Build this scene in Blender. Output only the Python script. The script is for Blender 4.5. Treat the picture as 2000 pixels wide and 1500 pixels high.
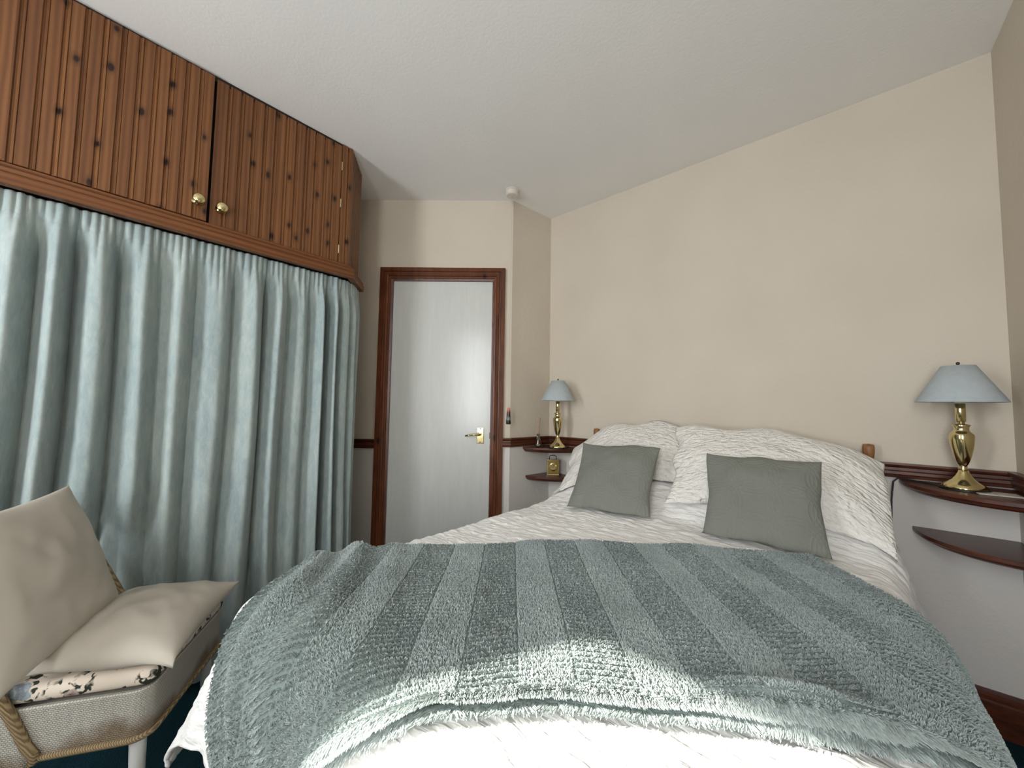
import bpy, bmesh, math, random
import numpy as np
from mathutils import Matrix, Vector

for o in list(bpy.data.objects):
    bpy.data.objects.remove(o, do_unlink=True)
scene = bpy.context.scene
COL = scene.collection
random.seed(4)
rng = np.random.default_rng(7)
PI = math.pi

# ------------------------------------------------------------------ camera
CAM_Z = 1.07
cd = bpy.data.cameras.new('camera')
cd.sensor_fit = 'HORIZONTAL'
cd.sensor_width = 36.0
cd.lens = 13.1758
cd.clip_start = 0.02
cam = bpy.data.objects.new('camera', cd)
COL.objects.link(cam)
YAW, PITCH, ROLL = 0.7123, 0.0577, 0.0153
_f = Vector((-math.sin(YAW) * math.cos(PITCH), math.cos(YAW) * math.cos(PITCH), math.sin(PITCH)))
_r = Vector((math.cos(YAW), math.sin(YAW), 0))
_u = _r.cross(_f)
_r2 = _r * math.cos(ROLL) + _u * math.sin(ROLL)
_u2 = -_r * math.sin(ROLL) + _u * math.cos(ROLL)
cam.matrix_world = Matrix(((_r2.x, _u2.x, -_f.x, 0), (_r2.y, _u2.y, -_f.y, 0), (_r2.z, _u2.z, -_f.z, CAM_Z), (0, 0, 0, 1)))
scene.camera = cam

# ------------------------------------------------------------------ light and exposure
scene.view_settings.view_transform = 'Standard'
scene.view_settings.look = 'None'
scene.view_settings.gamma = 1.0
scene.view_settings.use_curve_mapping = False
scene.view_settings.exposure = 0.2

world = bpy.data.worlds.new('world')
scene.world = world
world.use_nodes = True
wn = world.node_tree
bg = wn.nodes['Background']
bg.inputs['Color'].default_value = (0.93, 0.97, 1.0, 1)
bg.inputs['Strength'].default_value = 14.0

SUN_AZ, SUN_EL = math.radians(31.4), math.radians(31.7)
sd = bpy.data.lights.new('sun', 'SUN')
sd.energy = 13.5
sd.angle = math.radians(0.8)
sd.color = (1.0, 0.95, 0.86)
sun = bpy.data.objects.new('sun', sd)
COL.objects.link(sun)
sun_dir = Vector((math.sin(SUN_AZ) * math.cos(SUN_EL), math.cos(SUN_AZ) * math.cos(SUN_EL), -math.sin(SUN_EL)))
sun.rotation_euler = sun_dir.to_track_quat('-Z', 'Y').to_euler()
sun.location = (-2, -4, 4)

# room measures
H = 2.357
XL, XR = -2.42, 0.453
YB, YR = 2.065, -1.2            # wall behind the bed, wall with the window behind the camera
DA = np.array([-2.42, 0.962])   # door wall, left end
DB = np.array([-1.501, 1.726])  # door wall, right end
RC = np.array([-1.45, 2.065])   # corner by the bed
W1 = (-1.50, -1.08, 0.75, 2.046)   # window behind the camera: x0, x1, z0, z1
W2 = (-0.10, 0.41, 0.70, 2.1)        # second window in the same wall


def portal(name, loc, rot, sx, sy):
    d = bpy.data.lights.new(name, 'AREA')
    d.shape = 'RECTANGLE'
    d.size, d.size_y = sx, sy
    d.cycles.is_portal = True
    o = bpy.data.objects.new(name, d)
    COL.objects.link(o)
    o.location = loc
    o.rotation_euler = rot


portal('daylight_portal', ((W1[0] + W1[1]) / 2, YR - 0.01, (W1[2] + W1[3]) / 2), (PI / 2, 0, 0), W1[1] - W1[0], W1[3] - W1[2])
portal('daylight_portal', ((W2[0] + W2[1]) / 2, YR - 0.01, (W2[2] + W2[3]) / 2), (PI / 2, 0, 0), W2[1] - W2[0], W2[3] - W2[2])


# ------------------------------------------------------------------ material helpers
def s2l(c):
    return tuple((x / 12.92 if x <= 0.04045 else ((x + 0.055) / 1.055) ** 2.4) for x in [v / 255 for v in c]) + (1.0,)


class NT:
    def __init__(self, name, rough=0.6, metal=0.0, color=None, spec=None):
        self.m = bpy.data.materials.new(name)
        self.m.use_nodes = True
        self.t = self.m.node_tree
        self.b = self.t.nodes['Principled BSDF']
        self.b.inputs['Roughness'].default_value = rough
        self.b.inputs['Metallic'].default_value = metal
        if color:
            self.b.inputs['Base Color'].default_value = color
        if spec is not None:
            self.b.inputs['Specular IOR Level'].default_value = spec

    def n(self, typ, **kw):
        nd = self.t.nodes.new(typ)
        for k, v in kw.items():
            if k.startswith('i_'):
                key = k[2:]
                key = int(key) if key.isdigit() else key.replace('_', ' ')
                nd.inputs[key].default_value = v
            else:
                setattr(nd, k, v)
        return nd

    def l(self, a, ao, b, bi):
        self.t.links.new(a.outputs[ao], b.inputs[bi])

    def coord(self, kind='Object', scale=(1, 1, 1), rot=(0, 0, 0), loc=(0, 0, 0)):
        c = self.n('ShaderNodeTexCoord')
        mp = self.n('ShaderNodeMapping')
        mp.inputs['Scale'].default_value = scale
        mp.inputs['Rotation'].default_value = rot
        mp.inputs['Location'].default_value = loc
        self.l(c, kind, mp, 'Vector')
        return mp

    def noise(self, vec, scale=5, detail=3, rough=0.5, dist=0.0):
        nd = self.n('ShaderNodeTexNoise')
        nd.inputs['Scale'].default_value = scale
        nd.inputs['Detail'].default_value = detail
        nd.inputs['Roughness'].default_value = rough
        nd.inputs['Distortion'].default_value = dist
        self.l(vec, 0, nd, 'Vector')
        return nd

    def ramp(self, src, out, stops):
        r = self.n('ShaderNodeValToRGB')
        e = r.color_ramp.elements
        while len(e) < len(stops):
            e.new(0.5)
        for el, (p, c) in zip(e, stops):
            el.position = p
            el.color = c if len(c) == 4 else tuple(c) + (1,)
        self.l(src, out, r, 'Fac')
        return r

    def math(self, op, a, b=None, c=None):
        nd = self.n('ShaderNodeMath', operation=op)
        for i, v in enumerate((a, b, c)):
            if v is None:
                continue
            if isinstance(v, tuple):
                self.l(v[0], v[1], nd, i)
            elif isinstance(v, (int, float)):
                nd.inputs[i].default_value = v
            else:
                self.l(v, 0, nd, i)
        return nd

    def mix(self, fac, a, b, blend='MIX'):
        nd = self.n('ShaderNodeMix', data_type='RGBA', blend_type=blend)
        for key, v in ((0, fac), (6, a), (7, b)):
            if isinstance(v, (int, float)):
                nd.inputs[key].default_value = v
            elif isinstance(v, tuple) and len(v) == 4:
                nd.inputs[key].default_value = v
            elif isinstance(v, tuple):
                self.l(v[0], v[1], nd, key)
            else:
                self.l(v, 0, nd, key)
        return nd

    def color(self, node, out=0):
        self.l(node, out, self.b, 'Base Color')

    def bump(self, node, out=0, strength=0.3, dist=0.01):
        bp = self.n('ShaderNodeBump')
        bp.inputs['Strength'].default_value = strength
        bp.inputs['Distance'].default_value = dist
        self.l(node, out, bp, 'Height')
        self.l(bp, 0, self.b, 'Normal')
        return bp


def simple(name, rgb, rough=0.6, metal=0.0, spec=None, nscale=40, var=0.06, bump=0.0):
    t = NT(name, rough, metal, spec=spec)
    v = t.coord()
    ns = t.noise(v, nscale, 3)
    c = s2l(rgb)
    lo = tuple(x * (1 - var) for x in c[:3])
    hi = tuple(min(1, x * (1 + var)) for x in c[:3])
    r = t.ramp(ns, 0, [(0.3, lo), (0.7, hi)])
    t.color(r)
    if bump:
        t.bump(ns, 0, bump, 0.004)
    return t.m


# ---- materials
def m_wall():
    t = NT('painted_wall', 0.75, spec=0.25)
    v = t.coord()
    g = t.n('ShaderNodeNewGeometry')
    sx = t.n('ShaderNodeSeparateXYZ')
    t.l(g, 'Position', sx, 0)
    st = t.math('GREATER_THAN', (sx, 'Z'), 0.845)
    ns = t.noise(v, 2.5, 2)
    up = t.ramp(ns, 0, [(0.3, s2l((205, 194, 178))), (0.7, s2l((210, 200, 185)))])
    mx = t.mix(st, s2l((212, 207, 201)), up)
    t.color(mx, 2)
    n2 = t.noise(v, 110, 3, 0.6)
    n3 = t.noise(v, 35, 2)
    s = t.math('ADD', n2, n3)
    t.bump(s, 0, 0.25, 0.004)
    return t.m


def m_ceiling():
    t = NT('ceiling_paint', 0.85, spec=0.2)
    v = t.coord()
    n2 = t.noise(v, 90, 3, 0.6)
    r = t.ramp(t.noise(v, 1.5, 2), 0, [(0.3, s2l((234, 232, 229))), (0.7, s2l((238, 236, 233)))])
    t.color(r)
    t.bump(n2, 0, 0.2, 0.003)
    return t.m


def m_pine(name, base, lo, plank=None, knots=True, axis='Z', rough=0.42):
    """Varnished softwood; grain along `axis`; plank = board width along the board-crossing coordinate."""
    t = NT(name, rough, spec=0.4)
    tc = t.n('ShaderNodeTexCoord')
    sp = t.n('ShaderNodeSeparateXYZ')
    t.l(tc, 'Object', sp, 0)
    if axis == 'Z':
        across = t.math('ADD', (sp, 'Y'), t.math('MULTIPLY', (sp, 'X'), -0.85))
        along = (sp, 'Z')
    else:
        across = t.math('ADD', (sp, 'Z'), t.math('MULTIPLY', (sp, 'X'), 0.3))
        along = t.math('ADD', (sp, 'Y'), t.math('MULTIPLY', (sp, 'X'), 0.8))
    cell = t.math('FLOOR', t.math('DIVIDE', across, plank or 0.09))
    wn_ = t.n('ShaderNodeTexWhiteNoise', noise_dimensions='1D')
    t.l(cell, 0, wn_, 'W')
    cv = t.n('ShaderNodeCombineXYZ')
    t.l(t.math('MULTIPLY', across, 34.0), 0, cv, 'X')
    if isinstance(along, tuple):
        al = t.math('MULTIPLY', along, 2.2)
    else:
        al = t.math('MULTIPLY', along, 2.2)
    t.l(t.math('ADD', al, t.math('MULTIPLY', (wn_, 0), 40.0)), 0, cv, 'Y')
    gr = t.noise(cv, 1.0, 5, 0.6, 1.2)
    wv = t.n('ShaderNodeTexWave', wave_type='BANDS', bands_direction='X')
    wv.inputs['Scale'].default_value = 0.55
    wv.inputs['Distortion'].default_value = 5.0
    wv.inputs['Detail'].default_value = 3
    wv.inputs['Detail Scale'].default_value = 0.6
    t.l(cv, 0, wv, 'Vector')
    f = t.math('MULTIPLY_ADD', (wv, 'Fac'), 0.35, t.math('MULTIPLY', gr, 0.65))
    r = t.ramp(f, 0, [(0.25, s2l(lo)), (0.7, s2l(base))])
    tone = t.ramp(wn_, 0, [(0, (0.84, 0.82, 0.80)), (1, (1.08, 1.08, 1.08))])
    col = t.mix(1.0, (r, 0), (tone, 0), 'MULTIPLY')
    last = col
    if knots:
        kv = t.n('ShaderNodeCombineXYZ')
        t.l(t.math('MULTIPLY', across, 12.0), 0, kv, 'X')
        if isinstance(along, tuple):
            t.l(t.math('MULTIPLY', along, 6.6), 0, kv, 'Y')
        else:
            t.l(t.math('MULTIPLY', along, 6.6), 0, kv, 'Y')
        wob = t.noise(kv, 3.0, 2)
        vo = t.n('ShaderNodeTexVoronoi', voronoi_dimensions='2D', feature='F1')
        vo.inputs['Scale'].default_value = 1.0
        t.l(kv, 0, vo, 'Vector')
        d = t.math('ADD', (vo, 'Distance'), t.math('MULTIPLY', t.math('SUBTRACT', wob, 0.5), 0.12))
        sc = t.n('ShaderNodeSeparateColor')
        t.l(vo, 'Color', sc, 0)
        keep = t.math('GREATER_THAN', (sc, 0), 0.45)
        kr = t.ramp(d, 0, [(0.045, (1, 1, 1)), (0.10, (0.35, 0.35, 0.35)), (0.20, (0, 0, 0))])
        kf = t.math('MULTIPLY', kr, keep)
        last = t.mix(kf, (col, 2), s2l((38, 18, 10)))
    t.color(last, 2)
    t.bump(gr, 0, 0.06, 0.002)
    return t.m


def m_dark_wood():
    t = NT('mahogany_stain', 0.33, spec=0.45)
    v = t.coord(scale=(6, 6, 40))
    ns = t.noise(v, 2, 4, 0.6)
    r = t.ramp(ns, 0, [(0.3, s2l((58, 28, 18))), (0.75, s2l((98, 52, 33)))])
    t.color(r)
    return t.m


def m_door_frame():
    t = NT('stained_pine_architrave', 0.34, spec=0.45)
    v = t.coord(scale=(14, 14, 2.5))
    ns = t.noise(v, 2, 5, 0.6, 0.8)
    r = t.ramp(ns, 0, [(0.3, s2l((70, 34, 18))), (0.7, s2l((112, 62, 34)))])
    v2 = t.coord(scale=(9, 9, 5))
    vo = t.n('ShaderNodeTexVoronoi')
    vo.inputs['Scale'].default_value = 1
    t.l(v2, 0, vo, 'Vector')
    k = t.ramp(vo, 'Distance', [(0.05, (1, 1, 1)), (0.14, (0, 0, 0))])
    mx = t.mix(k, (r, 0), s2l((36, 16, 10)))
    t.color(mx, 2)
    return t.m


def m_velvet():
    t = NT('duck_egg_velvet', 0.85, spec=0.15)
    v = t.coord(scale=(1, 1, 0.35))
    n1 = t.noise(v, 55, 5, 0.7, 0.6)
    n2 = t.noise(v, 9, 3, 0.6)
    f = t.math('MULTIPLY_ADD', n2, 0.45, t.math('MULTIPLY', n1, 0.55))
    r = t.ramp(f, 0, [(0.36, s2l((140, 156, 158))), (0.64, s2l((174, 184, 181)))])
    t.color(r)
    t.b.inputs['Sheen Weight'].default_value = 0.35
    t.b.inputs['Sheen Roughness'].default_value = 0.4
    t.bump(n1, 0, 0.12, 0.003)
    return t.m


def m_quilt(name='cream_quilt', rgb=(246, 244, 241), sx=22.0, sy=95.0, st=0.9, dist=0.006):
    t = NT(name, 0.85, spec=0.15)
    v0 = t.coord('UV')
    wob = t.noise(v0, 9, 2)
    vm = t.n('ShaderNodeVectorMath', operation='MULTIPLY_ADD')
    vm.inputs[1].default_value = (0.0, 0.03, 0)
    t.l(wob, 'Color', vm, 0)
    t.l(v0, 0, vm, 2)
    mp = t.n('ShaderNodeMapping')
    mp.inputs['Scale'].default_value = (sx, sy, 1)
    t.l(vm, 0, mp, 0)
    n1 = t.noise(mp, 1.0, 2, 0.5, 0.4)
    mp2 = t.n('ShaderNodeMapping')
    mp2.inputs['Scale'].default_value = (sy * 0.75, sx * 0.9, 1)
    t.l(vm, 0, mp2, 0)
    n2 = t.noise(mp2, 1.0, 2, 0.5, 0.3)
    n3 = t.noise(v0, 14, 2)
    h = t.math('ADD', t.math('MULTIPLY_ADD', n2, 0.45, n1), t.math('MULTIPLY', n3, 0.8))
    t.bump(h, 0, st, dist)
    c = s2l(rgb)
    r = t.ramp(n1, 0, [(0.3, tuple(x * 0.93 for x in c[:3])), (0.7, c)])
    t.color(r)
    t.b.inputs['Sheen Weight'].default_value = 0.15
    return t.m


def m_blanket(name, hair=False):
    t = NT(name, 0.9, spec=0.1)
    v = t.coord('Object')
    n1 = t.noise(v, 8, 3)
    r = t.ramp(n1, 0, [(0.3, s2l((158, 169, 167) if hair else (118, 130, 128))), (0.7, s2l((176, 186, 184) if hair else (130, 142, 140)))])
    if hair:
        hi = t.n('ShaderNodeHairInfo')
        tr = t.ramp(hi, 'Random', [(0, (0.82, 0.82, 0.82)), (1, (1.1, 1.1, 1.1))])
        mx = t.mix(1.0, (r, 0), (tr, 0), 'MULTIPLY')
        t.color(mx, 2)
    else:
        t.color(r)
        n2 = t.noise(v, 160, 3)
        t.bump(n2, 0, 0.6, 0.006)
    return t.m


def m_embossed():
    """Grey-green cushion cover quilted with interlaced circles."""
    t = NT('sage_quilted_cotton', 0.8, spec=0.2)
    v = t.coord('UV', scale=(3.4, 3.4, 1), loc=(0.2, 0.3, 0))
    fr = t.n('ShaderNodeVectorMath', operation='FRACTION')
    t.l(v, 0, fr, 0)
    cur = None
    for c in ((0, 0), (1, 0), (0, 1), (1, 1)):
        ds = t.n('ShaderNodeVectorMath', operation='DISTANCE')
        t.l(fr, 0, ds, 0)
        ds.inputs[1].default_value = (c[0], c[1], 0)
        for rad in (0.7071, 0.60, 0.50):
            e = t.math('ABSOLUTE', t.math('SUBTRACT', (ds, 'Value'), rad))
            cur = e if cur is None else t.math('MINIMUM', cur, e)
    h = t.ramp(cur, 0, [(0.0, (0, 0, 0)), (0.035, (1, 1, 1))])
    ns = t.noise(v, 6, 3)
    hh = t.math('MULTIPLY_ADD', h, 0.5, ns)
    t.bump(hh, 0, 0.35, 0.006)
    r = t.ramp(t.noise(v, 40, 2), 0, [(0.3, s2l((121, 123, 115))), (0.7, s2l((129, 131, 123)))])
    t.color(r)
    return t.m


def m_floral():
    t = NT('rose_print_cotton', 0.75, spec=0.2)
    v = t.coord('Object', scale=(1, 1, 1))
    base = s2l((216, 203, 188))
    w = t.noise(v, 26, 3)
    vm = t.n('ShaderNodeVectorMath', operation='MULTIPLY_ADD')
    vm.inputs[1].default_value = (0.05, 0.05, 0.05)
    t.l(w, 'Color', vm, 0)
    t.l(v, 0, vm, 2)
    vo = t.n('ShaderNodeTexVoronoi')
    vo.inputs['Scale'].default_value = 13.0
    t.l(vm, 0, vo, 'Vector')
    leafn = t.noise(v, 60, 1, 0.4, 0.5)
    ring = t.ramp(vo, 'Distance', [(0.30, (0, 0, 0)), (0.36, (1, 1, 1)), (0.56, (1, 1, 1)), (0.62, (0, 0, 0))])
    lf = t.ramp(leafn, 0, [(0.50, (0, 0, 0)), (0.53, (1, 1, 1))])
    leaf = t.math('MULTIPLY', ring, lf)
    pet = t.ramp(vo, 'Distance', [(0.27, (1, 1, 1)), (0.33, (0, 0, 0))])
    sc = t.n('ShaderNodeSeparateColor')
    t.l(vo, 'Color', sc, 0)
    pick = t.ramp(sc, 0, [(0.0, s2l((122, 86, 86))), (0.45, s2l((146, 112, 112))), (0.5, s2l((140, 152, 160))), (1, s2l((160, 170, 172)))])
    pick.color_ramp.interpolation = 'CONSTANT'
    pn = t.ramp(t.noise(v, 90, 2, 0.5, 1.0), 0, [(0.4, (0.65, 0.6, 0.6)), (0.6, (1.1, 1.1, 1.1))])
    pc = t.mix(1.0, (pick, 0), (pn, 0), 'MULTIPLY')
    a = t.mix(pet, base, (pc, 2))
    b = t.mix(leaf, (a, 2), s2l((46, 50, 42)))
    t.color(b, 2)
    return t.m


def m_loom():
    t = NT('woven_paper_loom', 0.7, spec=0.25)
    v = t.coord('UV', scale=(1, 1, 1))
    br = t.n('ShaderNodeTexBrick')
    br.inputs['Scale'].default_value = 1.0
    br.inputs['Brick Width'].default_value = 0.006
    br.inputs['Row Height'].default_value = 0.0042
    br.inputs['Mortar Size'].default_value = 0.0007
    br.inputs['Mortar Smooth'].default_value = 1.0
    br.inputs['Color1'].default_value = (1, 1, 1, 1)
    br.inputs['Color2'].default_value = (0.8, 0.8, 0.8, 1)
    br.inputs['Mortar'].default_value = (0, 0, 0, 1)
    t.l(v, 0, br, 'Vector')
    t.bump(br, 0, 0.8, 0.003)
    # worn patches where the paint has gone from the lower edge
    tc = t.n('ShaderNodeTexCoord')
    sp = t.n('ShaderNodeSeparateXYZ')
    t.l(tc, 'Object', sp, 0)
    nz = t.noise(t.coord('Object'), 9, 3)
    w = t.math('SUBTRACT', t.math('MULTIPLY_ADD', nz, 0.16, 0.235), (sp, 'Z'))
    wf = t.ramp(w, 0, [(0.0, (0, 0, 0)), (0.045, (0.8, 0.8, 0.8))])
    mx = t.mix(wf, s2l((182, 178, 168)), s2l((112, 90, 62)))
    sh = t.mix(0.35, (mx, 2), (br, 0), 'MULTIPLY')
    t.color(sh, 2)
    return t.m


def m_braid():
    t = NT('brown_braided_edge', 0.65, spec=0.25)
    v = t.coord('Object')
    wv = t.n('ShaderNodeTexWave', wave_type='BANDS', bands_direction='DIAGONAL')
    wv.inputs['Scale'].default_value = 95
    wv.inputs['Distortion'].default_value = 1.0
    t.l(v, 0, wv, 'Vector')
    r = t.ramp(wv, 0, [(0.1, s2l((116, 98, 72))), (0.8, s2l((158, 138, 106)))])
    t.color(r)
    t.bump(wv, 0, 0.6, 0.004)
    return t.m


def m_brass():
    t = NT('polished_brass', 0.12, 1.0)
    v = t.coord()
    r = t.ramp(t.noise(v, 30, 2), 0, [(0.3, s2l((212, 195, 140))), (0.7, s2l((226, 211, 160)))])
    t.color(r)
    return t.m


def m_carpet():
    t = NT('teal_carpet', 0.95, spec=0.05)
    v = t.coord()
    n1 = t.noise(v, 300, 2)
    r = t.ramp(n1, 0, [(0.3, s2l((20, 44, 52))), (0.7, s2l((34, 64, 72)))])
    t.color(r)
    t.bump(n1, 0, 0.6, 0.006)
    return t.m


def m_glass():
    t = NT('clear_glass', 0.03, color=(0.95, 0.97, 0.97, 1))
    t.b.inputs['Transmission Weight'].default_value = 1.0
    t.b.inputs['IOR'].default_value = 1.45
    return t.m


def m_pull():
    """Pull handle printed with a sunset over a dark shore."""
    t = NT('printed_pull', 0.25, spec=0.5)
    v = t.coord('Object')
    sp = t.n('ShaderNodeSeparateXYZ')
    t.l(v, 0, sp, 0)
    ns = t.noise(v, 120, 3)
    f = t.math('ADD', (sp, 'Z'), t.math('MULTIPLY', t.math('SUBTRACT', ns, 0.5), 0.03))
    f = t.math('DIVIDE', f, 0.095)
    r = t.ramp(f, 0, [(0.0, s2l((10, 10, 12))), (0.2, s2l((14, 14, 16))), (0.3, s2l((120, 128, 122))), (0.45, s2l((70, 78, 74))),
                      (0.55, s2l((24, 22, 24))), (0.72, s2l((110, 44, 36))), (0.9, s2l((214, 140, 120)))])
    t.color(r)
    return t.m


def m_door():
    t = NT('white_gloss_paint', 0.22, spec=0.55)
    v = t.coord(scale=(14, 14, 2.0))
    ns = t.noise(v, 3, 4, 0.6)
    t.b.inputs['Base Color'].default_value = s2l((214, 213, 206))
    v2 = t.coord(scale=(40, 40, 10))
    n2 = t.noise(v2, 1, 3)
    s = t.math('ADD', ns, n2)
    t.bump(s, 0, 0.05, 0.004)
    r = t.ramp(ns, 0, [(0.3, s2l((200, 201, 197))), (0.7, s2l((206, 207, 203)))])
    t.color(r)
    return t.m


M = dict(
    wall=m_wall(), ceiling=m_ceiling(), carpet=m_carpet(),
    pine=m_pine('knotty_pine_boards', (128, 85, 50), (101, 62, 34), 0.0416),
    pine_rail=m_pine('pine_moulding', (124, 76, 40), (90, 53, 27), 0.5, False, 'Y'),
    post=m_pine('varnished_pine_post', (150, 106, 66), (122, 82, 46), 0.5, False),
    dark=m_dark_wood(), frame=m_door_frame(), velvet=m_velvet(),
    quilt=m_quilt(), sham=m_quilt('cream_sham', (241, 237, 230), 34.0, 75.0, 0.9, 0.020),
    cotton=simple('plain_cream_cotton', (232, 228, 220), 0.85, spec=0.15, nscale=6, var=0.03),
    sheet=simple('white_valance_cotton', (206, 199, 186), 0.85, spec=0.15, nscale=20, var=0.03),
    blanket=m_blanket('sage_plush'), pile=m_blanket('sage_plush_pile', True),
    sage=m_embossed(), cream=simple('cream_cushion_cloth', (184, 177, 165), 0.8, spec=0.2, nscale=7, var=0.05, bump=0.08),
    floral=m_floral(), loom=m_loom(), braid=m_braid(), brass=m_brass(),
    white_paint=simple('white_enamel', (205, 205, 203), 0.35, var=0.03),
    plastic=simple('white_plastic', (214, 206, 196), 0.4, var=0.03),
    cord=simple('cream_cord', (206, 194, 172), 0.8),
    black=simple('black_rubber', (16, 16, 17), 0.5, var=0.1),
    shade=simple('grey_blue_shade_card', (176, 184, 187), 0.75, spec=0.2, nscale=60, var=0.04),
    steel=simple('dark_metal', (70, 68, 62), 0.35, 0.8),
    glass=m_glass(), oil=simple('diffuser_oil', (150, 140, 124), 0.2),
    reed=simple('rattan_reed', (186, 160, 128), 0.8), reed_red=simple('red_reed', (150, 96, 84), 0.8),
    dial=simple('gilt_dial', (150, 124, 62), 0.3, 0.7), hand=simple('clock_hand', (30, 24, 16), 0.4),
    clockglass=simple('clock_side_glass', (92, 86, 60), 0.15, 0.3),
    card=simple('pale_card', (205, 200, 190), 0.3, nscale=25, var=0.25),
    pull=m_pull(), door=m_door(), render=simple('white_render', (220, 220, 214), 0.8),
    inside=simple('cupboard_dark', (30, 20, 14), 0.8),
)


# ------------------------------------------------------------------ mesh helpers
def raw(name, V, F, mat, uv=None, smooth=False):
    me = bpy.data.meshes.new(name)
    V = np.asarray(V, float)
    me.from_pydata([tuple(map(float, p)) for p in V], [], [tuple(int(i) for i in f) for f in F])
    if uv is not None:
        uvl = me.uv_layers.new(name='UVMap')
        idx = np.empty(len(me.loops), dtype=np.int32)
        me.loops.foreach_get('vertex_index', idx)
        uvl.data.foreach_set('uv', np.asarray(uv, float)[idx].ravel())
    me.materials.append(mat)
    if smooth:
        me.polygons.foreach_set('use_smooth', [True] * len(me.polygons))
    me.update()
    bm = bmesh.new()
    bm.from_mesh(me)
    bmesh.ops.recalc_face_normals(bm, faces=bm.faces)
    bm.to_mesh(me)
    bm.free()
    return bpy.data.objects.new(name, me)


def origin_of(o):
    p = Vector((0, 0, 0))
    while o is not None:
        p += o.location
        o = o.parent
    return p


def part(name, V, F, mat, parent, uv=None, smooth=False, label=None):
    """A part whose points are given in room coordinates."""
    off = origin_of(parent)
    o = raw(name, np.asarray(V, float) - np.array(off), F, mat, uv, smooth)
    COL.objects.link(o)
    o.parent = parent
    if label:
        o['label'] = label
    return o


def tag(o, label, cat, group=None):
    o['label'] = label
    o['category'] = cat
    if group:
        o['group'] = group
    return o


def solo(name, V, F, mat, uv=None, smooth=False, kind=None):
    """A thing that is one mesh; its origin goes to its base."""
    V = np.asarray(V, float)
    lo, hi = V.min(0), V.max(0)
    base = np.array([(lo[0] + hi[0]) / 2, (lo[1] + hi[1]) / 2, lo[2]])
    o = raw(name, V - base, F, mat, uv, smooth)
    o.location = base
    COL.objects.link(o)
    if kind:
        o['kind'] = kind
    return o


def struct(name, V, F, mat, **k):
    o = raw(name, V, F, mat, **k)
    COL.objects.link(o)
    o['kind'] = 'structure'
    return o


def thing(name, loc, label, cat, group=None):
    o = bpy.data.objects.new(name, None)
    o.empty_display_size = 0.05
    o.location = loc
    COL.objects.link(o)
    return tag(o, label, cat, group)


def merge(*vf):
    V, F, n = [], [], 0
    for v, f in vf:
        v = np.asarray(v, float)
        V.append(v)
        F += [tuple(i + n for i in q) for q in f]
        n += len(v)
    return np.vstack(V), F


def box(x0, x1, y0, y1, z0, z1):
    V = [(x, y, z) for z in (z0, z1) for y in (y0, y1) for x in (x0, x1)]
    return np.array(V, float), [(0, 2, 3, 1), (4, 5, 7, 6), (0, 1, 5, 4), (2, 6, 7, 3), (0, 4, 6, 2), (1, 3, 7, 5)]


def rbox(x0, x1, y0, y1, z0, z1, r=0.01, seg=3):
    bm = bmesh.new()
    V, F = box(x0, x1, y0, y1, z0, z1)
    vs = [bm.verts.new(p) for p in V]
    for f in F:
        bm.faces.new([vs[i] for i in f])
    bmesh.ops.bevel(bm, geom=list(bm.edges), offset=r, segments=seg, profile=0.5, affect='EDGES')
    bm.verts.index_update()
    out = np.array([v.co[:] for v in bm.verts]), [tuple(v.index for v in f.verts) for f in bm.faces]
    bm.free()
    return out


def lathe(profile, c, seg=32, sides=None):
    """profile [(r, z)...] turned about a vertical axis at c."""
    V, F = [], []
    for r, z in profile:
        for k in range(seg):
            a = 2 * PI * k / seg
            V.append((c[0] + r * math.cos(a), c[1] + r * math.sin(a), c[2] + z))
    n = len(profile)
    for i in range(n - 1):
        for k in range(seg):
            k2 = (k + 1) % seg
            F.append((i * seg + k, i * seg + k2, (i + 1) * seg + k2, (i + 1) * seg + k))
    if profile[0][0] > 1e-4:
        F.append(tuple(range(seg))[::-1])
    if profile[-1][0] > 1e-4:
        F.append(tuple((n - 1) * seg + k for k in range(seg)))
    return np.array(V), F


def tube(P, r, seg=8, cap=True):
    P = np.asarray(P, float)
    R = np.full(len(P), r) if np.isscalar(r) else np.asarray(r, float)
    T = np.gradient(P, axis=0)
    T /= np.linalg.norm(T, axis=1)[:, None] + 1e-12
    up = np.array([0, 0, 1.0]) if abs(T[0][2]) < 0.9 else np.array([1.0, 0, 0])
    V, F = [], []
    for i in range(len(P)):
        n = np.cross(T[i], up)
        n /= np.linalg.norm(n) + 1e-12
        b = np.cross(n, T[i])
        up = b
        for k in range(seg):
            a = 2 * PI * k / seg
            V.append(P[i] + R[i] * (math.cos(a) * n + math.sin(a) * b))
    for i in range(len(P) - 1):
        for k in range(seg):
            k2 = (k + 1) % seg
            F.append((i * seg + k, i * seg + k2, (i + 1) * seg + k2, (i + 1) * seg + k))
    if cap:
        F.append(tuple(range(seg))[::-1])
        F.append(tuple((len(P) - 1) * seg + k for k in range(seg)))
    return np.array(V), F


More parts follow.
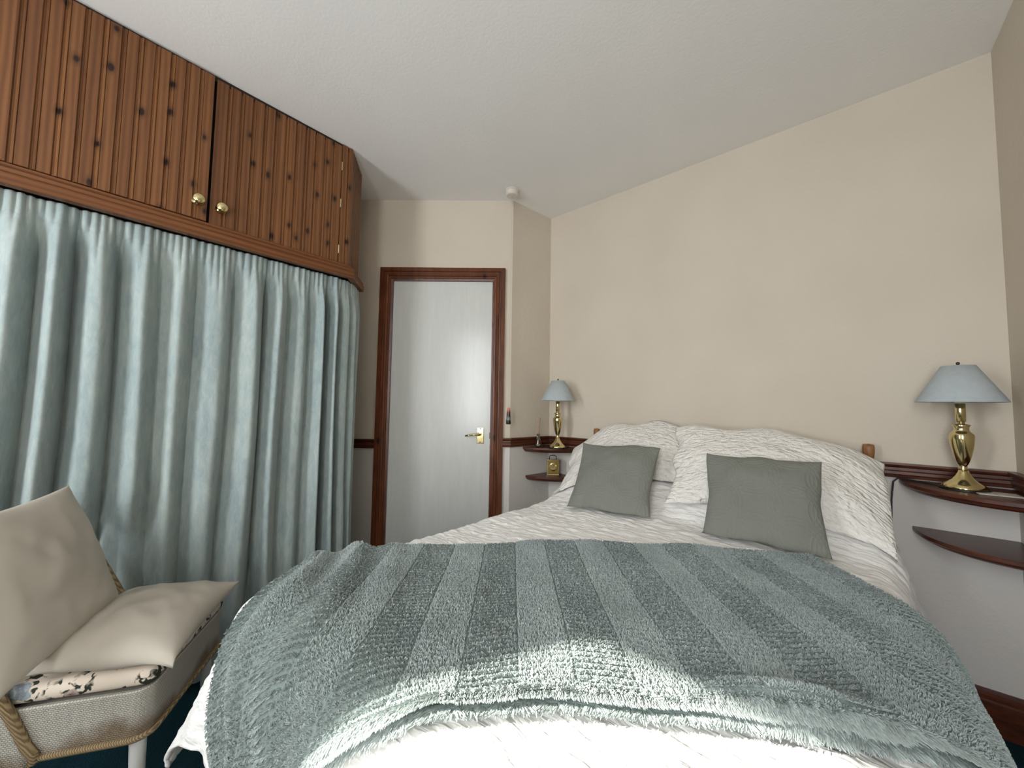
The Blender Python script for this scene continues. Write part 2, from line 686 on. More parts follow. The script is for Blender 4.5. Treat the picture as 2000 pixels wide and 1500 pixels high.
def sweep(path, prof, z0=0.0):
    """Moulding: prof [(out, z)...] (closed outline) along an open plan path; out is to the right of travel."""
    path = np.asarray(path, float)
    n = len(path)
    segs = path[1:] - path[:-1]
    segs /= np.linalg.norm(segs, axis=1)[:, None]
    nor = np.stack([segs[:, 1], -segs[:, 0]], 1)
    V, F = [], []
    m = len(prof)
    for i in range(n):
        if i == 0:
            d = nor[0]
        elif i == n - 1:
            d = nor[-1]
        else:
            d = nor[i - 1] + nor[i]
            d = d / (d @ d) * 2
            d = d / max(1e-6, (d @ nor[i])) if False else d
        for o_, z in prof:
            p = path[i] + d * o_
            V.append((p[0], p[1], z0 + z))
    for i in range(n - 1):
        for k in range(m):
            k2 = (k + 1) % m
            F.append((i * m + k, i * m + k2, (i + 1) * m + k2, (i + 1) * m + k))
    F.append(tuple(range(m)))
    F.append(tuple((n - 1) * m + k for k in range(m))[::-1])
    return np.array(V), F


def grid_faces(nu, nv):
    return [(i * nv + j, (i + 1) * nv + j, (i + 1) * nv + j + 1, i * nv + j + 1) for i in range(nu - 1) for j in range(nv - 1)]


_perm = rng.random((64, 64, 8))


def vnoise(x, y, k=0):
    """Smooth value noise in 0..1 on arrays."""
    x, y = np.asarray(x, float), np.asarray(y, float)
    xi, yi = np.floor(x).astype(int), np.floor(y).astype(int)
    fx, fy = x - xi, y - yi
    fx, fy = fx * fx * (3 - 2 * fx), fy * fy * (3 - 2 * fy)
    g = lambda a, b: _perm[a % 64, b % 64, k]
    return (g(xi, yi) * (1 - fx) + g(xi + 1, yi) * fx) * (1 - fy) + (g(xi, yi + 1) * (1 - fx) + g(xi + 1, yi + 1) * fx) * fy


def thick_wall(poly, t, z0, z1):
    """Wall slab from plan a to plan b, thickness t to the left of travel (outside)."""
    a, b = np.asarray(poly[0], float), np.asarray(poly[1], float)
    d = (b - a) / np.linalg.norm(b - a)
    n = np.array([-d[1], d[0]])
    V = []
    for z in (z0, z1):
        for p in (a, b, b + n * t, a + n * t):
            V.append((p[0], p[1], z))
    return np.array(V), [(0, 1, 2, 3), (4, 7, 6, 5), (0, 4, 5, 1), (1, 5, 6, 2), (2, 6, 7, 3), (3, 7, 4, 0)]


# ------------------------------------------------------------------ room shell
struct('floor', *box(XL - 0.1, XR + 0.1, YR - 0.1, YB + 0.1, -0.1, 0.0), M['carpet'])
struct('ceiling', *box(XL - 0.1, XR + 0.1, YR - 0.1, YB + 0.1, H, H + 0.1), M['ceiling'])
struct('wall_back', *box(-1.45, XR + 0.1, YB, YB + 0.1, 0, H), M['wall'])
struct('wall_return', *thick_wall((DB, RC), 0.1, 0, H), M['wall'])
struct('wall_left', *box(XL - 0.1, XL, YR - 0.1, 1.1, 0, H), M['wall'])


bits = []
for (p0, p1, q0, q1) in ((XL, W1[0], 0, H), (W1[0], W1[1], 0, W1[2]), (W1[0], W1[1], W1[3], H), (W1[1], W2[0], 0, H),
                         (W2[0], W2[1], 0, W2[2]), (W2[0], W2[1], W2[3], H), (W2[1], XR + 0.1, 0, H)):
    bits.append(box(p0, p1, YR - 0.1, YR, q0, q1))
struct('wall_rear', *merge(*bits), M['wall'])
struct('wall_right', *box(XR, XR + 0.1, YR, YB, 0, H), M['wall'])

# white window frames standing in the openings behind the camera
for k, (x0, x1, z0, z1) in enumerate((W1, W2)):
    bits = [box(x0 - 0.02, x0, YR - 0.1, YR + 0.02, z0 - 0.03, z1 + 0.03), box(x1, x1 + 0.02, YR - 0.1, YR + 0.02, z0 - 0.03, z1 + 0.03),
            box(x0, x1, YR - 0.1, YR + 0.02, z1, z1 + 0.03), box(x0, x1, YR - 0.1, YR + 0.06, z0 - 0.03, z0)]
    if k:
        bits.append(box(x0, x1, YR - 0.07, YR - 0.03, 1.66, 1.69))
    V, F = merge(*bits)
    struct('window_%d' % (k + 1), V, F, M['white_paint'])

# ---- door wall in its own frame: s along the wall from its left visible end, n towards the room
D0 = np.array([-2.237, 1.114])
DU = (DB - D0) / np.linalg.norm(DB - D0)
DN = np.array([DU[1], -DU[0]])


def dw(P):
    P = np.asarray(P, float)
    return np.stack([D0[0] + DU[0] * P[:, 0] + DN[0] * P[:, 1], D0[1] + DU[1] * P[:, 0] + DN[1] * P[:, 1], P[:, 2]], 1)


def dbox(*a):
    V, F = box(*a)
    return dw(V), F


SL = float((DA - D0) @ DU)
SR = float((DB - D0) @ DU)
S0, S1, ZT = 0.205, 0.852, 1.852     # door opening
V, F = merge(dbox(SL, S0, -0.1, 0, 0, H), dbox(S1, SR, -0.1, 0, 0, H), dbox(S0, S1, -0.1, 0, ZT, H))
struct('wall_door', V, F, M['wall'])


def arch(prof, s0, s1, zt):
    """Mitred three-sided surround; prof [(inward, out)...]."""
    V, F, m = [], [], len(prof)
    for kind in range(4):
        for w, o_ in prof:
            s = s0 + w if kind < 2 else s1 - w
            z = 0.0 if kind in (0, 3) else zt - w
            V.append((s, o_, z))
    for i in range(3):
        for k in range(m):
            k2 = (k + 1) % m
            F.append((i * m + k, i * m + k2, (i + 1) * m + k2, (i + 1) * m + k))
    F += [tuple(range(m)), tuple(3 * m + k for k in range(m))[::-1]]
    return dw(V), F


AO0, AO1, AZT = 0.136, 0.914, 1.918
prof = [(0, 0.0), (0, 0.018), (0.024, 0.021), (0.027, 0.013), (0.033, 0.013), (0.036, 0.019), (0.045, 0.021), (0.052, 0.017), (0.055, 0.010), (0.064, 0.010), (0.066, 0.004), (0.078, 0.002), (0.078, -0.07), (0.069, -0.07), (0.069, 0.0)]
tr = struct('trim_1', *arch(prof, AO0, AO1, AZT), M['frame'])
tr['label'] = 'dark reddish brown moulded wooden door surround'
V, F = dbox(0.832, 0.8385, -0.02, 0.001, 0.868, 0.905)
part('strike_plate', V, F, M['steel'], tr)
V, F = dbox(0.2155, 0.8345, -0.055, -0.012, 0.01, 1.838)
dr = struct('door_1', V, F, M['door'])
dr['label'] = 'plain white painted flush door in the far wall'
# lever handle
V, F = rbox(0.755, 0.797, -0.012, -0.006, 0.836, 0.935, 0.0025, 2)
hd = part('door_handle', dw(V), F, M['brass'], dr, label='polished brass door handle on a back plate')
pts = [(0.776, -0.008, 0.893), (0.776, 0.02, 0.893), (0.774, 0.034, 0.893), (0.764, 0.042, 0.893), (0.742, 0.043, 0.892), (0.715, 0.041, 0.889), (0.69, 0.039, 0.885)]
V, F = tube(pts, [0.009, 0.008, 0.008, 0.008, 0.0075, 0.007, 0.0055], 12)
part('lever', dw(V), F, M['brass'], hd, smooth=True)
V, F = merge(*[tube([(0.776, -0.007, z), (0.776, -0.004, z)], 0.004, 10) for z in (0.845, 0.926)])
part('screw', dw(V), F, M['steel'], hd)

# ---- dado rails and skirting
dado = [(0, 0.0), (0.012, 0.0), (0.014, 0.010), (0.018, 0.014), (0.018, 0.024), (0.013, 0.028), (0.013, 0.038), (0.02, 0.042), (0.024, 0.049), (0.024, 0.055), (0, 0.055)]
DZ = 0.8195
skirt = [(0, 0), (0.018, 0), (0.018, 0.105), (0.014, 0.11), (0.014, 0.124), (0.008, 0.13), (0.006, 0.14), (0, 0.14)]
dwp = lambda s: D0 + DU * s
for k, path in enumerate([
        [dwp(SL + 0.02), dwp(AO0)],
        [dwp(AO1), DB, RC, (-1.12, YB)],
        [(0.125, YB), (XR, YB), (XR, -0.15)]]):
    V, F = sweep(path, dado, DZ - (0.02 if k == 0 else 0.0))
    o = struct('trim_%d' % (k + 2), V, F, M['dark'])
    o['label'] = 'dark mahogany dado rail along the wall'
V, F = sweep([DA, dwp(AO0)], skirt)
struct('baseboard_left', V, F, M['dark'])
V, F = sweep([dwp(AO1), DB, RC, (XR, YB), (XR, YR)], skirt)
struct('baseboard_back', V, F, M['dark'])

# ------------------------------------------------------------------ overhead pine cupboard
CX = -1.82
PA, PB_ = np.array([CX, 0.846]), np.array([-1.992, 0.983])
ZC0, ZC1 = 1.755, H
cup = thing('overhead_cupboard', (-2.1, 0.2, 1.69), 'knotty pine boarded overhead cupboard built up to the ceiling above the curtains', 'cupboard')


def boards(p0, p1, z0, z1, t=0.018, pitch=0.0416, g=0.0045, bead=True):
    """Matchboarding between two plan points: V grooves and beads modelled in section."""
    p0, p1 = np.asarray(p0, float), np.asarray(p1, float)
    L = np.linalg.norm(p1 - p0)
    d = (p1 - p0) / L
    n = np.array([d[1], -d[0]])
    n = n if n[0] > 0 else -n
    ss, oo = [0.0], [0.0]
    k = 1
    while k * pitch < L - 0.006:
        s = k * pitch
        for ds, od in ((-g, 0), (-g * 0.3, -0.005), (g * 0.3, -0.005), (g, 0), (g * 1.9, 0.0), (g * 2.2, -0.0022), (g * 2.5, 0.0)):
            if s + ds < L:
                ss.append(s + ds)
                oo.append(od)
        k += 1
    ss.append(L)
    oo.append(0.0)
    m = len(ss)
    V = []
    for z in (z0, z1):
        for s, o_ in zip(ss, oo):
            p = p0 + d * s + n * o_
            V.append((p[0], p[1], z))
        for s in (L, 0.0):
            p = p0 + d * s - n * t
            V.append((p[0], p[1], z))
    M_ = m + 2
    F = [(k, (k + 1) % M_, M_ + (k + 1) % M_, M_ + k) for k in range(M_)]
    F += [tuple(range(M_))[::-1], tuple(M_ + k for k in range(M_))]
    return np.array(V), F


# carcass, behind the doors
V, F = merge(box(XL + 0.002, CX - 0.024, -1.15, 0.84, ZC0 - 0.05, ZC0 - 0.02), box(XL + 0.002, CX - 0.03, -1.15, -1.13, ZC0, H - 0.004),
             box(CX - 0.022, CX - 0.004, -1.15, PA[1], H - 0.024, H - 0.002), box(CX - 0.05, CX - 0.024, 0.27, 0.31, ZC0, H - 0.02))
part('carcass', V, F, M['inside'], cup)
V, F = boards((CX, 0.797), PA, ZC0, H - 0.002, pitch=0.03)
part('end_stile', V, F, M['pine'], cup)
V, F = boards(PA, PB_, ZC0, H - 0.002, pitch=0.028, g=0.004)
part('end_panel', V, F, M['pine'], cup)
V, F = box(XL + 0.002, -1.992, 0.963, 0.981, ZC0 - 0.05, H - 0.002)
part('return_panel', V, F, M['pine'], cup)
dl = part('door', *boards((CX + 0.008, -0.212), (CX + 0.012, 0.2855), ZC0 + 0.003, H - 0.016), M['pine'], cup)
dr2 = part('door', *boards((CX, 0.2965), (CX, 0.793), ZC0 + 0.003, H - 0.014), M['pine'], cup)
dx = part('door', *boards((CX, -1.14), (CX, -0.22), ZC0 + 0.003, H - 0.018), M['pine'], cup)


def turned(profile, base, axis, seg=24):
    """profile [(r, h)...] turned about a horizontal axis from base."""
    V, F = lathe(profile, (0, 0, 0), seg)
    ax = Vector(axis).normalized()
    q = Vector((0, 0, 1)).rotation_difference(ax).to_matrix()
    V = np.array([(q @ Vector(p))[:] for p in V]) + np.array(base)
    return V, F


knob = [(0.019, 0), (0.019, 0.003), (0.010, 0.006), (0.008, 0.014), (0.012, 0.019), (0.0185, 0.023), (0.0195, 0.028), (0.016, 0.033), (0.007, 0.036), (0.0, 0.0365)]
for par, y, xo in ((dl, 0.258, 0.011), (dr2, 0.331, 0.0)):
    V, F = turned(knob, (CX + xo, y, 1.826), (1, 0, 0))
    part('knob', V, F, M['brass'], par, smooth=True, label='round polished brass knob')
for z in (2.24, 2.052, 1.82):
    V, F = rbox(CX - 0.002, CX + 0.005, 0.792, 0.798, z - 0.022, z + 0.022, 0.0015, 1)
    part('hinge', V, F, M['brass'], dr2)
pel = [(0.0, -0.068), (0.030, -0.068), (0.033, -0.062), (0.033, -0.038), (0.027, -0.032), (0.029, -0.022), (0.022, -0.014), (0.013, -0.010), (0.013, -0.003), (0.006, 0.001), (0.0, 0.001), (-0.018, 0.001), (-0.018, -0.03), (0.0, -0.03)]
V, F = sweep([(CX, -1.15), PA, PB_], [(o_, z) for o_, z in pel][::-1], ZC0)
# sweep puts "out" to the right of travel: here the room side
part('pelmet_moulding', V, F, M['pine_rail'], cup)

# ------------------------------------------------------------------ curtains
CURT_X = -1.846


def curtain_path(s):
    """s = metres along the track, starting at y=0; returns plan point and outward normal."""
    s = np.asarray(s, float)
    s0, R = 0.80, 0.16
    x = np.full_like(s, CURT_X)
    y = np.minimum(s, s0)
    nx, ny = np.ones_like(s), np.zeros_like(s)
    a = np.clip((s - s0) / R, 0, 0.9)
    x = x - R * (1 - np.cos(a))
    y = y + R * np.sin(a)
    nx, ny = np.cos(a), np.sin(a)
    ex = np.clip(s - s0 - 0.9 * R, 0, None)
    x = x - ex * math.sin(0.9)
    y = y + ex * math.cos(0.9)
    return x, y, nx, ny


def fold_profile(s, valleys, depth):
    """Full crests standing forward between recessed valleys."""
    v = np.asarray(valleys)
    i = np.clip(np.searchsorted(v, s) - 1, 0, len(v) - 2)
    t = np.clip((s - v[i]) / (v[i + 1] - v[i]), 0, 1)
    d = np.asarray(depth)
    dep = d[i] * (1 - t) + d[i + 1] * t
    c = (0.5 - 0.5 * np.cos(2 * PI * t)) ** 0.62
    c = c - 0.12 * np.sin(2 * PI * t) * np.sin(PI * t) + 0.07 * np.sin(4 * PI * t + i * 2.1) * np.sin(PI * t)
    return c * dep - dep * 0.55


def make_curtain(name, s0, s1, valleys, depth, label, seed, lean=0.0):
    nu, zz = int((s1 - s0) / 0.0032), np.concatenate([np.linspace(1.6865, 1.60, 16), np.linspace(1.585, 0.03, 50)])
    s = np.linspace(s0, s1, nu)
    V, UV = [], []
    r2 = np.random.default_rng(seed)
    ph = r2.random(6) * 6
    for z in zz:
        hd = np.clip((z - 1.612) / 0.02, 0, 1)
        body = np.clip((1.665 - z) / 0.16, 0, 1)
        body = body * body * (3 - 2 * body)
        low = np.clip((1.6 - z) / 1.5, 0, 1)
        sw = s + 0.008 * np.sin(z * 3.1 + ph[0]) * low + 0.012 * low * np.sin(s * 14 + z * 2 + ph[1]) + lean * low * np.clip((s - s0) / 0.1, 0, 1)
        f = fold_profile(sw, valleys, depth)
        pleat = 0.0055 * np.sin(s * 2 * PI / 0.0215 + 1.3 * np.sin(s * 40 + ph[2])) * (0.35 + 0.65 * vnoise(s * 30, s * 0 + seed, 1))
        fine = 0.004 * (vnoise(s * 26 + z * 1.5, s * 0 + z * 4, 2) - 0.5)
        o_ = f * (0.12 + 0.88 * body) + pleat * (hd + (1 - hd) * np.clip((z - 1.45) / 0.165, 0, 1) * 0.9) + fine * body * 2
        if abs(z - 1.622) < 0.004:
            o_ = o_ - 0.003
        x, y, nx, ny = curtain_path(s)
        push = np.clip((0.74 - z) / 0.14, 0, 1) * np.clip((y + 0.5) / 0.15, 0, 1) * np.clip((0.22 - y) / 0.1, 0, 1)
        o_ = o_ - push * np.clip(o_ + 0.026, 0, None)
        for k in range(nu):
            V.append((x[k] + nx[k] * o_[k], y[k] + ny[k] * o_[k], z))
    V = np.array(V)
    F = grid_faces(len(zz), nu)
    o = solo(name, V, F, M['velvet'], smooth=True)
    md = o.modifiers.new('thickness', 'SOLIDIFY')
    md.thickness = 0.003
    return tag(o, label, 'curtain', 'curtains under the overhead cupboard')


make_curtain('curtain', -1.1, 0.505,
             [-1.14, -1.02, -0.93, -0.84, -0.74, -0.63, -0.52, -0.41, -0.30, -0.21, -0.105, -0.031, 0.069, 0.18, 0.281, 0.397, 0.512, 0.62],
             [0.05, 0.06, 0.05, 0.07, 0.06, 0.07, 0.06, 0.07, 0.06, 0.075, 0.085, 0.10, 0.09, 0.055, 0.05, 0.07, 0.085, 0.07],
             'wide pale blue-green velvet curtain, left of the parting and behind the chair', 3)
make_curtain('curtain', 0.508, 1.04,
             [0.42, 0.508, 0.604, 0.69, 0.766, 0.83, 0.89, 0.94, 0.99, 1.04, 1.09],
             [0.08, 0.085, 0.06, 0.045, 0.10, 0.055, 0.06, 0.045, 0.04, 0.035, 0.03],
             'narrow pale blue-green velvet curtain, right of the parting and next to the door', 5)

# ------------------------------------------------------------------ bed
BXL, BXR, BYF, BZ = -1.155, 0.142, 0.272, 0.588
BR = 0.085


def head_rise(x, y):
    """The quilt climbs over the bolster at the head of the bed."""
    cx = (BXL + BXR) / 2
    k = np.clip((y - 1.54) / 0.24, 0, 1)
    return 0.115 * k * k * (3 - 2 * k) * (1 - ((x - cx) / 0.66) ** 4).clip(0, 1)


def top_sag(x, y):
    cx = (BXL + BXR) / 2
    return 0.022 * (1 - ((x - cx) / 0.64) ** 2).clip(0, 1) + 0.010 * (vnoise(x * 5, y * 5, 3) - 0.5) + 0.005 * (vnoise(x * 14, y * 14, 4) - 0.5) + head_rise(x, y)


def drape(px, py, h=0.0, maxd=9.0, fold=1.0):
    """Cloth lying on the bed at plan (px, py), measured along the cloth; h lifts it off along the surface."""
    px, py = np.asarray(px, float), np.asarray(py, float)
    cx = np.clip(px, BXL + BR, BXR - BR)
    cy = np.maximum(py, BYF + BR)
    dx, dy = px - cx, py - cy
    d = np.hypot(dx, dy)
    nx, ny = np.where(d > 1e-9, dx / np.maximum(d, 1e-9), 0), np.where(d > 1e-9, dy / np.maximum(d, 1e-9), 0)
    q = BR * PI / 2
    a = np.clip(d / BR, 0, PI / 2)
    ex = np.clip(d - q, 0, None)
    corner = np.clip(2 * np.abs(nx * ny), 0, 1)
    fl = 0.04 + 0.40 * corner
    per = np.where(np.abs(nx) > np.abs(ny), py, px)
    wav = fold * ex * (0.09 * (1 + np.sin(per * 17 + 1.0)) + 0.05 * (1 + np.sin(per * 31))) * (1 - corner)
    hor = BR * np.sin(a) + ex * fl + wav
    ver = BR * (1 - np.cos(a)) + ex * np.sqrt(1 - np.minimum(fl, 0.9) ** 2)
    x, y = cx + nx * hor, cy + ny * hor
    z = BZ + top_sag(cx, cy) - ver
    ox, oy, oz = nx * np.sin(a), ny * np.sin(a), np.cos(a)
    return np.stack([x + ox * h, y + oy * h, z + oz * h], -1)


bed = thing('double_bed', (-0.49, 1.15, 0), 'double bed with low pine headboard posts against the back wall', 'bed')
part('bed_base', *rbox(BXL + 0.085, BXR - 0.085, BYF + 0.08, 1.985, 0.06, 0.33, 0.02, 2), M['cotton'], bed)
part('mattress', *rbox(BXL + 0.035, BXR - 0.035, BYF + 0.035, 1.975, 0.335, 0.555, 0.06, 5), M['cotton'], bed, smooth=True)
# gathered valance round the base
V, zz = [], np.linspace(0.34, 0.025, 8)
per = [(BXL + 0.055, 1.9)] + [(BXL + 0.055, y) for y in np.linspace(1.88, BYF + 0.1, 90)] + \
      [(BXL + 0.125 - 0.07 * math.cos(a), BYF + 0.12 - 0.07 * math.sin(a)) for a in np.linspace(0, PI / 2, 8)][1:] + \
      [(x, BYF + 0.05) for x in np.linspace(BXL + 0.125, BXR - 0.125, 90)][1:] + \
      [(BXR - 0.125 + 0.07 * math.sin(a), BYF + 0.12 - 0.07 * math.cos(a)) for a in np.linspace(0, PI / 2, 8)][1:] + \
      [(BXR - 0.055, y) for y in np.linspace(BYF + 0.1, 1.88, 90)][1:]
per = np.array(per)
tg = np.gradient(per, axis=0)
tg /= np.linalg.norm(tg, axis=1)[:, None]
no = np.stack([tg[:, 1], -tg[:, 0]], 1)
arc = np.r_[0, np.cumsum(np.linalg.norm(np.diff(per, axis=0), axis=1))]
for z in zz:
    k = (0.34 - z) / 0.3
    w = 0.004 + (0.010 * np.sin(arc * 60) + 0.007 * np.sin(arc * 23)) * k
    P = per - no * w[:, None] * -1
    V += [(p[0], p[1], z) for p in P]
vo_ = part('valance', np.array(V), grid_faces(len(zz), len(per)), M['sheet'], bed, smooth=True)

post = [(0.021, 0.0), (0.021, 0.845), (0.013, 0.853), (0.018, 0.858), (0.013, 0.864), (0.0125, 0.874), (0.015, 0.890), (0.0178, 0.912), (0.0182, 0.930), (0.0160, 0.941), (0.0, 0.9435)]
for x in (-1.073, 0.092):
    part('headboard_post', *lathe(post, (x, 2.015, 0), 24), M['post'], bed, smooth=True, label='turned honey pine headboard post')
part('headboard_panel', *rbox(-1.05, 0.069, 2.003, 2.025, 0.45, 0.80, 0.006, 2), M['post'], bed)

# quilt
xs = np.linspace(BXL - 0.29, BXR + 0.33, 300)
ys = np.linspace(BYF - 0.245, 1.93, 520)
GX, GY = np.meshgrid(xs, ys, indexing='ij')


def crinkle(x, y):
    """Puckered channels running across the bed."""
    yy = y + 0.012 * vnoise(x * 7, y * 7, 0)
    c = vnoise(x * 22, yy * 74, 1) + 0.6 * vnoise(x * 40 + 9, yy * 70 + 5, 2) + 0.5 * vnoise(x * 55, yy * 16, 3)
    return (c / 2.1 - 0.5) * 0.0125


P = drape(GX, GY, 0.014 + crinkle(GX, GY))
V = P.reshape(-1, 3)
UV = np.stack([GX.ravel(), GY.ravel()], 1)
ql = solo('quilt', V, grid_faces(len(xs), len(ys)), M['quilt'], uv=UV, smooth=True)
md = ql.modifiers.new('thickness', 'SOLIDIFY')
md.thickness = 0.010
md.offset = -1
tag(ql, 'cream matelasse quilt spread over the double bed', 'quilt')


# ------------------------------------------------------------------ pillows and cushions
def cushion_mesh(w, h, t, pinch=0.07, n=44, pw=2.2, sag=None, seed=0, wr=0.006, edge=0.0):
    """Stuffed square; returns local points (x along w, y along h, z thickness) and uv."""
    u = np.linspace(-1, 1, n)
    u = np.sign(u) * (1 - (1 - np.abs(u)) ** 1.35)
    U, W_ = np.meshgrid(u, u, indexing='ij')
    x = U * w / 2 * (1 - pinch * (1 - np.abs(W_) ** 2) * np.abs(U) ** 3)
    y = W_ * h / 2 * (1 - pinch * (1 - np.abs(U) ** 2) * np.abs(W_) ** 3)
    y = y + edge * W_ * np.abs(W_) * 2 * (vnoise(U * 2.6 + seed * 5 + 30, W_ * 0 + seed + 2 + np.sign(W_), 7) - 0.5)
    x = x + edge * U * np.abs(U) * (vnoise(W_ * 2.6 + seed * 3 + 30, U * 0 + seed + np.sign(U) + 5, 0) - 0.5)
    th = t / 2 * ((1 - np.abs(U) ** pw).clip(0) ** 0.55) * ((1 - np.abs(W_) ** pw).clip(0) ** 0.55)
    nz = (vnoise(U * 2.3 + 7 + seed, W_ * 2.3 + 3, 5) - 0.5) * 0.35 + 1
    wrk = wr * (vnoise(U * 6 + seed * 3 + 20, W_ * 6 + 9, 6) - 0.5) * (1 - (U ** 2) * (W_ ** 2)) * (1 - np.maximum(np.abs(U), np.abs(W_)) ** 8)
    top = np.stack([x, y, th * nz + wrk], -1).reshape(-1, 3)
    bot = np.stack([x, y, -th * 0.9 + wrk], -1).reshape(-1, 3)
    idx = np.arange(n * n).reshape(n, n)
    inner = np.zeros((n, n), bool)
    inner[1:-1, 1:-1] = True
    mp = idx.copy()
    mp[inner] = n * n + np.arange(inner.sum())
    V = np.vstack([top, bot[inner.ravel()]])
    F = grid_faces(n, n)
    F += [(mp[i, j], mp[i, j + 1], mp[i + 1, j + 1], mp[i + 1, j]) for i in range(n - 1) for j in range(n - 1)]
    uv = np.vstack([np.stack([x.ravel(), y.ravel()], 1), np.stack([x.ravel(), y.ravel()], 1)[inner.ravel()]])
    if sag is not None:
        V = sag(V)
    return V, F, uv


def place(V, c, ex, ey):
    ex = np.array(ex, float)
    ex /= np.linalg.norm(ex)
    ey = np.array(ey, float)
    ey -= ex * (ey @ ex)
    ey /= np.linalg.norm(ey)
    ez = np.cross(ex, ey)
    return V[:, :1] * ex + V[:, 1:2] * ey + V[:, 2:] * ez + np.array(c)


def pillow(name, w, h, t, c, ex, ey, mat, label, cat, group=None, sag=None, uvs=1.0, bed_rest=False, **k):
    V, F, uv = cushion_mesh(w, h, t, sag=sag, **k)
    W = place(V, c, ex, ey)
    if bed_rest:
        W[:, 0] = np.clip(W[:, 0], BXL + 0.012, BXR - 0.012)
        ex_ = np.maximum(0, np.maximum(BXL + BR - W[:, 0], W[:, 0] - BXR + BR))
        on = ex_ < BR + 0.012
        W[:, 2] = np.where(on, np.maximum(W[:, 2], BZ + top_sag(np.clip(W[:, 0], BXL + BR, BXR - BR), W[:, 1]) + 0.007 - BR + np.sqrt(((BR + 0.023) ** 2 - ex_ ** 2).clip(0))), W[:, 2])
        W[:, 1] = np.minimum(W[:, 1], 1.99 - 0.004 * W[:, 2])
    o = solo(name, W, F, mat, uv=uv * uvs, smooth=True)
    return tag(o, label, cat, group)


def droop(sx, amt, bow=0.0, w=0.7):
    """Ends of a pillow slumping downwards (local -y) toward side sx."""
    def f(V):
        V = V.copy()
        k = np.clip(sx * V[:, 0] / (w / 2), 0, 1)
        V[:, 1] -= amt * k ** 2
        V[:, 1] += bow * np.cos(V[:, 0] / (w / 2) * PI / 2)
        return V
    return f


pillow('pillow', 0.66, 0.41, 0.18, (-0.812, 1.872, 0.828), (1, 0.05, 0.07), (0, 0.29, 0.27), M['sham'],
       'cream quilted pillow at the left of the bed head, nearest the clock', 'pillow', 'quilted pillows', sag=droop(-1, 0.155, 0.02, 0.66), seed=1, pinch=0.05, edge=0.028, bed_rest=True)
pillow('pillow', 0.50, 0.38, 0.06, (-0.16, 1.958, 0.725), (1, 0, -0.03), (0, 0.12, 0.40), M['cotton'],
       'plain cream pillow mostly hidden behind the right quilted pillow', 'pillow', sag=droop(1, 0.05, 0.0, 0.66), seed=2, pinch=0.05, bed_rest=True)
pillow('pillow', 0.71, 0.43, 0.17, (-0.21, 1.80, 0.822), (1, 0.17, -0.05), (0, 0.29, 0.27), M['sham'],
       'cream quilted pillow at the right of the bed head, in front of a plain one', 'pillow', 'quilted pillows', sag=droop(1, 0.10, 0.02, 0.71), seed=3, pinch=0.05, edge=0.03, bed_rest=True)
pillow('cushion', 0.36, 0.345, 0.10, (-0.755, 1.565, 0.757), (1, 0.13, 0.02), (-0.05, 0.20, 0.27), M['sage'],
       'square sage grey quilted cushion leaning on the left cream pillow', 'cushion', 'sage cushions on the bed', seed=4, pinch=0.06, uvs=2.6, edge=0.012, bed_rest=True)
pillow('cushion', 0.355, 0.345, 0.10, (-0.205, 1.575, 0.755), (1, 0.12, 0.02), (0.03, 0.20, 0.27), M['sage'],
       'square sage grey quilted cushion leaning on the right cream pillow', 'cushion', 'sage cushions on the bed', seed=5, pinch=0.06, uvs=2.6, edge=0.012, bed_rest=True)

# ------------------------------------------------------------------ plush blanket laid slantwise over the foot
TA = np.array([0.757, 0.653])
TB = np.array([-0.653, 0.757])
TA, TB = TA / np.linalg.norm(TA), TB / np.linalg.norm(TB)
A0, A1, B0, B1 = -0.565, 0.895, 0.568, 1.165


def blanket_plan(a, b):
    x = a * TA[0] + b * TB[0]
    y = a * TA[1] + b * TB[1]
    t = np.clip(BYF + BR * 0.5 - y, 0, None)
    x = x + t * 0.40 * (TB[0] / TB[1])
    return x, y


def blanket_lift(a, b):
    """Height of the cloth above the quilt: soft creases at the left end and a rucked near edge."""
    k = np.clip((-0.22 - a) / 0.3, 0, 1)
    cr = 0.011 * k * (1 + np.sin((a * 1.0 + (b - 0.9) * 0.18) * 62 + 1.5 * vnoise(a * 6, b * 6, 2)))
    ruck = 0.026 * np.exp(-((b - B0 - 0.022) / 0.022) ** 2) * np.exp(-((a - 0.42) / 0.12) ** 2)
    und = 0.009 * vnoise(a * 7 + 3, b * 7, 1)
    return cr + ruck + und


def edge_wobble(a):
    return 0.006 * np.sin(a * 9 + 0.6) + 0.004 * np.sin(a * 23) - np.where(a < 0.08, 0.06, 0.085) * np.clip(np.abs(a - 0.08) - 0.12, 0, 1)


def blanket_surface(a, b, base):
    bb = b + edge_wobble(a) * np.clip((B1 - b) / 0.5, 0, 1)
    far = 0.018 * (np.sin(a * 4.2 + 0.5) - 0.3) * np.clip((b - 0.75) / 0.4, 0, 1)
    x, y = blanket_plan(a, bb + far)
    return drape(x, y, base + blanket_lift(a, b))


